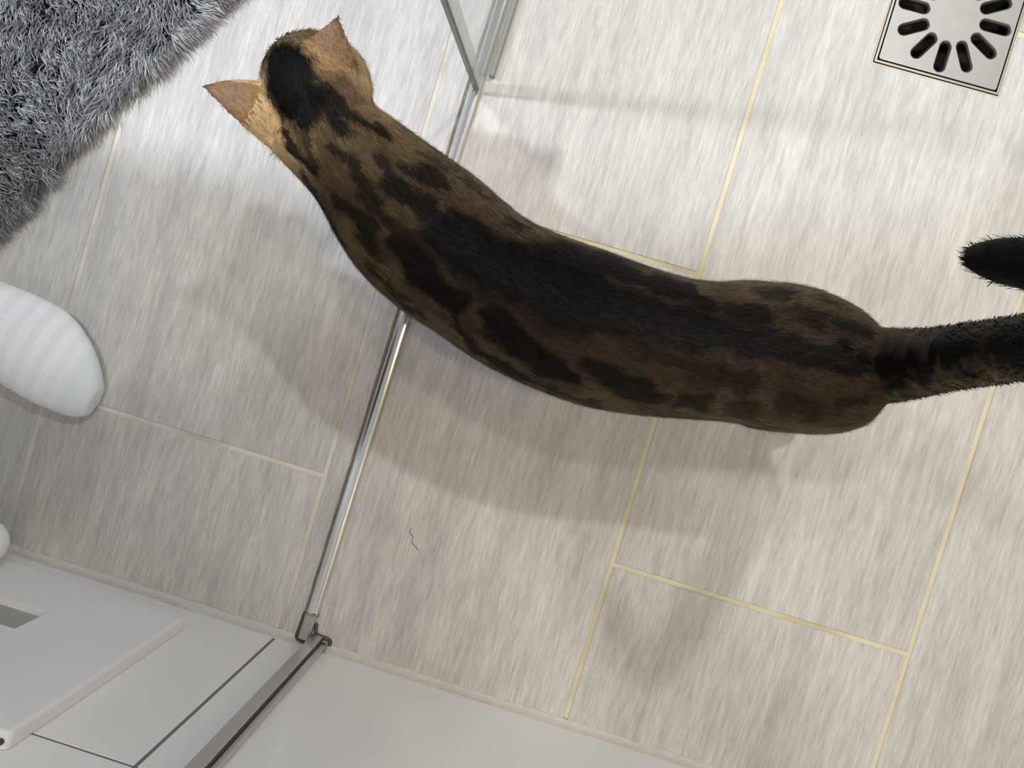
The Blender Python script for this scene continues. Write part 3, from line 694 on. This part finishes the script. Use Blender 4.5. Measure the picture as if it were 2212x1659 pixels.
# ---- coat: markings given as strokes over the back (plan metres), colour belongs to the fur
def stroke(pts, w, k=1.0, z=0.262): return ([np.array(at(*p, z))[:2] for p in pts], [q/3000.0 for q in (w if isinstance(w, (list, tuple)) else [w]*len(pts))], k)
MARKS = [
    stroke([(603, 120), (622, 170), (640, 215), (668, 250)], [34, 46, 44, 34], 1.0, 0.285), stroke([(650, 130), (655, 180), (680, 225)], [24, 32, 26], 1.0, 0.285),
    stroke([(606, 200), (628, 285), (655, 345), (690, 392)], [9, 9, 9, 7], 0.95), stroke([(660, 250), (682, 320), (690, 375)], [18, 15, 12], 0.85), stroke([(640, 250), (665, 330)], 10, 0.8),
    stroke([(685, 215), (735, 255), (768, 290)], [18, 17, 18], 0.95), stroke([(690, 195), (760, 243), (842, 302)], [8, 9, 10], 0.9), stroke([(735, 330), (790, 400), (830, 440)], [10, 15, 12], 0.85),
    stroke([(826, 345), (842, 392)], 10, 0.8), stroke([(885, 372), (925, 385), (962, 405)], [14, 26, 16], 0.85), stroke([(900, 330), (960, 350)], 12, 0.6), stroke([(985, 378), (1050, 412)], 9, 0.6),
    stroke([(650, 385), (700, 455), (735, 525)], 7, 0.9), stroke([(735, 445), (790, 480), (812, 530)], [12, 20, 18], 0.85), stroke([(790, 560), (850, 640), (900, 684)], 8, 0.8),
    stroke([(790, 430), (870, 500), (960, 560)], [12, 16, 20], 0.8), stroke([(845, 405), (920, 455), (1000, 495), (1062, 515)], [16, 22, 22, 18], 0.95), stroke([(1100, 478), (1135, 476)], 12, 0.75),
    stroke([(870, 530), (915, 585), (960, 640)], [24, 34, 30], 0.95), stroke([(960, 520), (1040, 560), (1120, 590), (1260, 640)], [40, 60, 70, 66], 1.0),
    stroke([(1120, 545), (1210, 545), (1330, 570), (1440, 615), (1540, 655)], [24, 34, 30, 24, 22], 0.95), stroke([(1310, 552), (1400, 588), (1480, 610)], 7, 0.6),
    stroke([(1200, 640), (1400, 690), (1600, 735), (1750, 768), (1900, 790)], [70, 52, 34, 24, 26], 0.95), stroke([(1000, 640), (985, 700), (1030, 755), (1110, 815), (1190, 848)], [22, 12, 10, 10, 8], 0.95),
    stroke([(1060, 680), (1120, 745), (1180, 790), (1230, 815)], [26, 30, 26, 18], 0.95), stroke([(1200, 850), (1300, 885)], 7, 0.7), stroke([(1270, 790), (1340, 830), (1430, 858)], [22, 24, 16], 0.85),
    stroke([(1350, 745), (1500, 790), (1620, 820)], [20, 18, 14], 0.6), stroke([(1480, 868), (1530, 872)], 20, 0.8), stroke([(1390, 640), (1520, 690), (1640, 715)], [20, 16, 12], 0.55),
    stroke([(1595, 672), (1640, 690)], 26, 0.85), stroke([(1660, 622), (1712, 632)], 17, 0.8), stroke([(1730, 680), (1770, 688)], 20, 0.65), stroke([(1822, 700), (1868, 712)], 18, 0.75), stroke([(1790, 640), (1830, 662)], 10, 0.6),
    stroke([(1600, 880), (1630, 892)], 18, 0.7), stroke([(1700, 868), (1760, 890)], 22, 0.7), stroke([(1820, 880), (1850, 870)], 16, 0.65), stroke([(1640, 925), (1720, 935)], 8, 0.6), stroke([(1560, 830), (1600, 838)], 14, 0.5),
]
def seg_dist(Pq, a, b, wa, wb):
    ab = b-a; L2 = max(ab@ab, 1e-12); t = np.clip(((Pq-a)@ab)/L2, 0, 1)
    d = np.linalg.norm(Pq-(a+t[:, None]*ab), axis=1); return d/(wa+(wb-wa)*t)
def vnoise(Pq, s, seed=0):
    g = np.floor(Pq*s).astype(np.int64); f = Pq*s-g; f = f*f*(3-2*f); out = 0
    for dx in (0, 1):
        for dy in (0, 1):
            for dz in (0, 1):
                q = (g[:, 0]+dx)*374761393+(g[:, 1]+dy)*668265263+(g[:, 2]+dz)*2147483647+seed*974711
                q = (q ^ (q >> 13))*1274126177; hv = ((q ^ (q >> 16)) & 0xffff)/65535.0
                out = out+hv*(f[:, 0] if dx else 1-f[:, 0])*(f[:, 1] if dy else 1-f[:, 1])*(f[:, 2] if dz else 1-f[:, 2])
    return out
TP = resample([list(p) for p in tpts], 120); TPr = resample([[r] for p, z, r in TAIL], 120)[:, 0]
tl = np.concatenate([[0], np.cumsum(np.linalg.norm(np.diff(TP, axis=0), axis=1))])
def coat(Pq, Nq):
    n = len(Pq); q2 = Pq[:, :2]+0.0050*(np.stack([vnoise(Pq, 90, 1), vnoise(Pq, 90, 2)], 1)-0.5)*2+0.0022*(np.stack([vnoise(Pq, 330, 5), vnoise(Pq, 330, 6)], 1)-0.5)*2
    spine = R[:, :2]; lat = np.full(n, 9.0); sidx = np.zeros(n)
    for i in range(0, len(R), 1):
        d = np.linalg.norm(q2-spine[i], axis=1); m = d < lat; lat[m] = d[m]; sidx[m] = i
    hw = np.linalg.norm(R[:, 3:5], axis=1)[sidx.astype(int)]; e = np.clip(lat/hw, 0, 1.4)
    cb = np.array(srgb(56, 45, 35)); cs = np.array(srgb(102, 87, 62)); ct = np.array(srgb(206, 176, 132)); dk = np.array(srgb(11, 10, 9))
    k = np.clip((e-0.45)/0.55, 0, 1)[:, None]
    col = cb*(1-k)+cs*k
    front = np.clip((sidx-40)/22, 0, 1)[:, None]; col = col*(1-front*0.35)+np.array(srgb(128, 106, 76))*front*0.35
    belly = np.clip((0.17-Pq[:, 2])/0.06, 0, 1)[:, None]; col = col*(1-belly)+np.array(srgb(170, 145, 110))*belly
    # head: tan cheeks and ears
    hd = (Pq-np.array(hc)); fwd_ = hd[:, :2]@np.array(hf)[:2]; sid = hd[:, :2]@np.array(hl)[:2]
    hm = np.clip((fwd_+0.055)/0.03, 0, 1)*(np.linalg.norm(hd[:, :2], axis=1) < 0.13)
    chk = hm*np.clip((np.abs(sid+0.004)-0.020)/0.012, 0, 1); col = col*(1-chk[:, None])+ct*chk[:, None]
    # ears: darker grey-brown backs with dark rims
    for tip, base, zt_ in (((431, 184), (560, 262), 0.300), ((731, 32), (715, 150), 0.312)):
        T = np.array(at(*tip, zt_)); B = np.array(at(*base, 0.275)); ax = B-T; L = np.linalg.norm(ax); ax /= L
        s = (Pq-T)@ax; inr = (s < L*0.80) & (np.linalg.norm(Pq-(T+np.outer(np.clip(s, 0, L), ax)), axis=1) < 0.008+0.42*np.clip(s, 0, L))
        f = np.clip(s/(L*0.80), 0, 1)[:, None]; ec = np.array(srgb(58, 46, 38))*(1-np.clip(f*4, 0, 1))+np.array(srgb(150, 122, 98))*np.clip(f*4, 0, 1)
        ec = ec*(1-np.clip((f-0.7)/0.3, 0, 1))+np.array(srgb(158, 124, 84))*np.clip((f-0.7)/0.3, 0, 1)
        col[inr] = ec[inr]
    dark = np.zeros(n)
    notlow = np.clip((Pq[:, 2]-0.10)/0.03, 0, 1)
    for pts, ws, kk in MARKS:
        d = np.full(n, 9.0)
        for a, b, wa, wb in zip(pts, pts[1:], ws, ws[1:]): d = np.minimum(d, seg_dist(q2, a, b, wa, wb))
        dark = np.maximum(dark, kk*np.clip((1.42-d)/0.62, 0, 1)*notlow)
    # extra broken flecks
    fl = np.clip((vnoise(Pq*np.array([1, 1.6, 1.6]), 34, 7)-0.55)/0.2, 0, 1)*0.4*np.clip((Pq[:, 2]-0.03)/0.05, 0, 1)*(1-hm)
    dark = np.maximum(dark, fl)
    # tail: black above and at the tip, paler rings on the flanks
    tm = np.zeros(n); ts = np.zeros(n); best = np.full(n, 9.0); lateral = np.zeros(n)
    for i in range(len(TP)):
        d = np.linalg.norm(Pq-TP[i], axis=1); m = d < best; best[m] = d[m]; ts[m] = tl[i]
    tm = (best < 0.035) & (ts > 0.004) & ((Pq[:, 0] > cH.x+0.045) | (Pq[:, 2] > 0.34))
    ringv = np.clip((np.sin(ts*2*math.pi/0.032+1.0)+0.1)/0.5, 0, 1)
    topk = np.clip((np.maximum(Nq@np.array([-0.5, 0.0, 0.866]), np.maximum(Nq[:, 2], Nq@np.array([0.4, 0.0, 0.9])))+0.10+0.5*(vnoise(Pq, 140, 21)-0.5))/0.5, 0, 1)
    tdark = np.maximum(np.maximum(ringv*0.8, topk), np.clip((ts-0.20)/0.05, 0, 1))
    tdark = np.maximum(tdark*1.0, 0)
    wt = np.clip((ts-0.004)/0.05, 0, 1)*tm; col = col*(1-wt[:, None])+np.array(srgb(122, 104, 70))*wt[:, None]; dark = dark*(1-wt)+tdark*wt
    dark = np.clip(dark, 0, 1)[:, None]
    col = col*(1-dark)+dk*dark
    col *= (0.92+0.16*vnoise(Pq, 300, 11))[:, None]
    return np.clip(col, 0, 1)
nv = len(cat_me.vertices); cv = np.zeros(nv*3); cat_me.vertices.foreach_get('co', cv); cv = cv.reshape(-1, 3)
cn = np.zeros(nv*3); cat_me.vertices.foreach_get('normal', cn); cn = cn.reshape(-1, 3)
cc = coat(cv, cn)
ca = cat_me.color_attributes.new('coat', 'FLOAT_COLOR', 'POINT'); ca.data.foreach_set('color', np.concatenate([cc, np.ones((nv, 1))], 1).reshape(-1))
def fur_mat(name):
    t = NT(name); a = t.n('ShaderNodeAttribute', attribute_name='coat')
    co = t.n('ShaderNodeTexCoord'); nz = t.n('ShaderNodeTexNoise'); nz.inputs['Scale'].default_value = 500; t.l(co.outputs['Object'], nz.inputs['Vector'])
    r = t.ramp([(0.3, (0.8, 0.8, 0.8)), (0.7, (1.1, 1.1, 1.1))]); t.l(nz.outputs['Fac'], r.inputs[0])
    t.l(t.mix(a.outputs['Color'], r.outputs[0], 1.0, 'MULTIPLY'), t.b.inputs['Base Color'])
    t.b.inputs['Roughness'].default_value = 0.6; t.b.inputs['Specular IOR Level'].default_value = 0.10
    return t.m
M_FUR = fur_mat('bengal_fur')
cat_base = Vector((float(cH.x+cS.x)/2, float(cH.y+cS.y)/2, 0))
for v in cat_me.vertices: v.co -= cat_base
cat = link('cat', cat_me, M_FUR, None, True); cat.location = cat_base; bpy.context.view_layer.update()
tag(cat, 'brown spotted and striped tabby cat walking across the shower threshold, tail raised', 'cat')
# short fur laid from head to tail
def fur():
    ps = np.zeros(len(cat_me.polygons)*3); cat_me.polygons.foreach_get('center', ps); ps = ps.reshape(-1, 3)+np.array(list(cat_base))
    ar = np.zeros(len(cat_me.polygons)); cat_me.polygons.foreach_get('area', ar)
    nm = np.zeros(len(cat_me.polygons)*3); cat_me.polygons.foreach_get('normal', nm); nm = nm.reshape(-1, 3)
    keep = (ps[:, 2] > 0.09); ar = ar*keep
    NB = 120000; idx = rng.choice(len(ar), NB, p=ar/ar.sum()); p = ps[idx]+rng.normal(0, 0.0007, (NB, 3)); n = nm[idx]
    tang = np.zeros((NB, 3)); best = np.full(NB, 9.0)
    for i in range(len(R)):
        d = np.linalg.norm(p-R[i, :3], axis=1)-0.02; m = d < best; best[m] = d[m]; a, t, l = frame(i); tang[m] = -np.array(t)
    hm = (np.linalg.norm(p[:, :2]-np.array(hc)[:2], axis=1) < 0.06); tang[hm] = -np.array(hf)
    best2 = np.full(NB, 0.034)
    for i in range(6, len(TP)-1):
        d = np.linalg.norm(p-TP[i], axis=1); m = (d < best2) & ((p[:, 0] > cH.x+0.045) | (p[:, 2] > 0.34)); best2[m] = d[m]; dv = TP[i+1]-TP[i]; tang[m] = dv/np.linalg.norm(dv)
    tang += rng.normal(0, 0.22, (NB, 3)); tang -= n*(tang*n).sum(1)[:, None]; tang /= np.linalg.norm(tang, axis=1)[:, None]
    side = np.cross(n, tang); lift = rng.uniform(0.08, 0.34, NB)
    earm = np.zeros(NB, bool)
    for tip, z_ in (((431, 184), 0.300), ((731, 32), 0.312)): earm |= np.linalg.norm(p-np.array(at(*tip, z_)), axis=1) < 0.034
    L = rng.uniform(0.005, 0.010, NB); L[best2 < 0.034] *= 1.0; L[earm] *= 0.42; Wd = rng.uniform(0.00018, 0.00032, NB)
    d1 = tang*np.cos(lift)[:, None]+n*np.sin(lift)[:, None]
    v = np.zeros((NB, 5, 3)); root = p-n*0.0008; mid = root+d1*(L*0.55)[:, None]; tip = mid+(d1-n*0.15)*(L*0.45)[:, None]
    v[:, 0] = root-side*Wd[:, None]; v[:, 1] = root+side*Wd[:, None]; v[:, 2] = mid-side*(Wd*0.8)[:, None]; v[:, 3] = mid+side*(Wd*0.8)[:, None]; v[:, 4] = tip
    me = bpy.data.meshes.new('fur'); i = np.arange(NB)*5
    me.from_pydata((v.reshape(-1, 3)-np.array(list(cat_base))).tolist(), [], np.stack([i, i+2, i+3, i+1], 1).tolist()+np.stack([i+2, i+4, i+3], 1).tolist())
    cl = coat(p, n)*rng.uniform(0.68, 1.30, NB)[:, None]; cl = np.concatenate([np.clip(cl, 0, 1), np.ones((NB, 1))], 1)
    at_ = me.color_attributes.new('coat', 'FLOAT_COLOR', 'POINT'); at_.data.foreach_set('color', np.repeat(cl, 5, 0).reshape(-1))
    me.polygons.foreach_set('use_smooth', [True]*len(me.polygons))
    nn = n+0.25*d1; nn /= np.linalg.norm(nn, axis=1)[:, None]
    me.normals_split_custom_set_from_vertices(np.repeat(nn, 5, 0).tolist())
    o = link('fur', me, M_FUR, cat); o['kind'] = 'stuff'
fur()
M_WH = plain('whisker', srgb(220, 215, 205), 0.5); W0 = hc+hf*0.040+Vector((0, 0, -0.020))
for sd in (1, -1):
    for k in range(6):
        bm = bmesh.new()
        a = W0+hl*sd*0.014; d = (hl*sd*(0.9-0.05*k)+hf*(0.25+0.12*k)+Vector((0, 0, -0.1-0.07*k))).normalized(); b = a+d*random.uniform(0.026, 0.036)
        s = d.cross(Vector((0, 0, 1))).normalized()*0.00025; u = s.cross(d).normalized()*0.00025
        q = [bm.verts.new(x-cat_base) for x in (a+s, a+u, a-s, a-u)]; t = bm.verts.new(b+Vector((0, 0, -0.004))-cat_base)
        for i in range(4): bm.faces.new((q[i], q[(i+1) % 4], t))
        bm.faces.new(q)
        bm_obj('whisker', bm, M_WH, cat)

# a single loose hair on the shower floor
hp0 = [at(*q, 0.0009) for q in ((888, 1140), (886, 1152), (893, 1160), (890, 1172), (897, 1180), (905, 1190))]
tag(bead('loose_hair', [tuple(p) for p in hp0], 0.00022, plain('dark_hair', srgb(84, 76, 66), 0.6), None, 0.05), 'single dark loose hair lying on the shower floor tiles', 'hair')
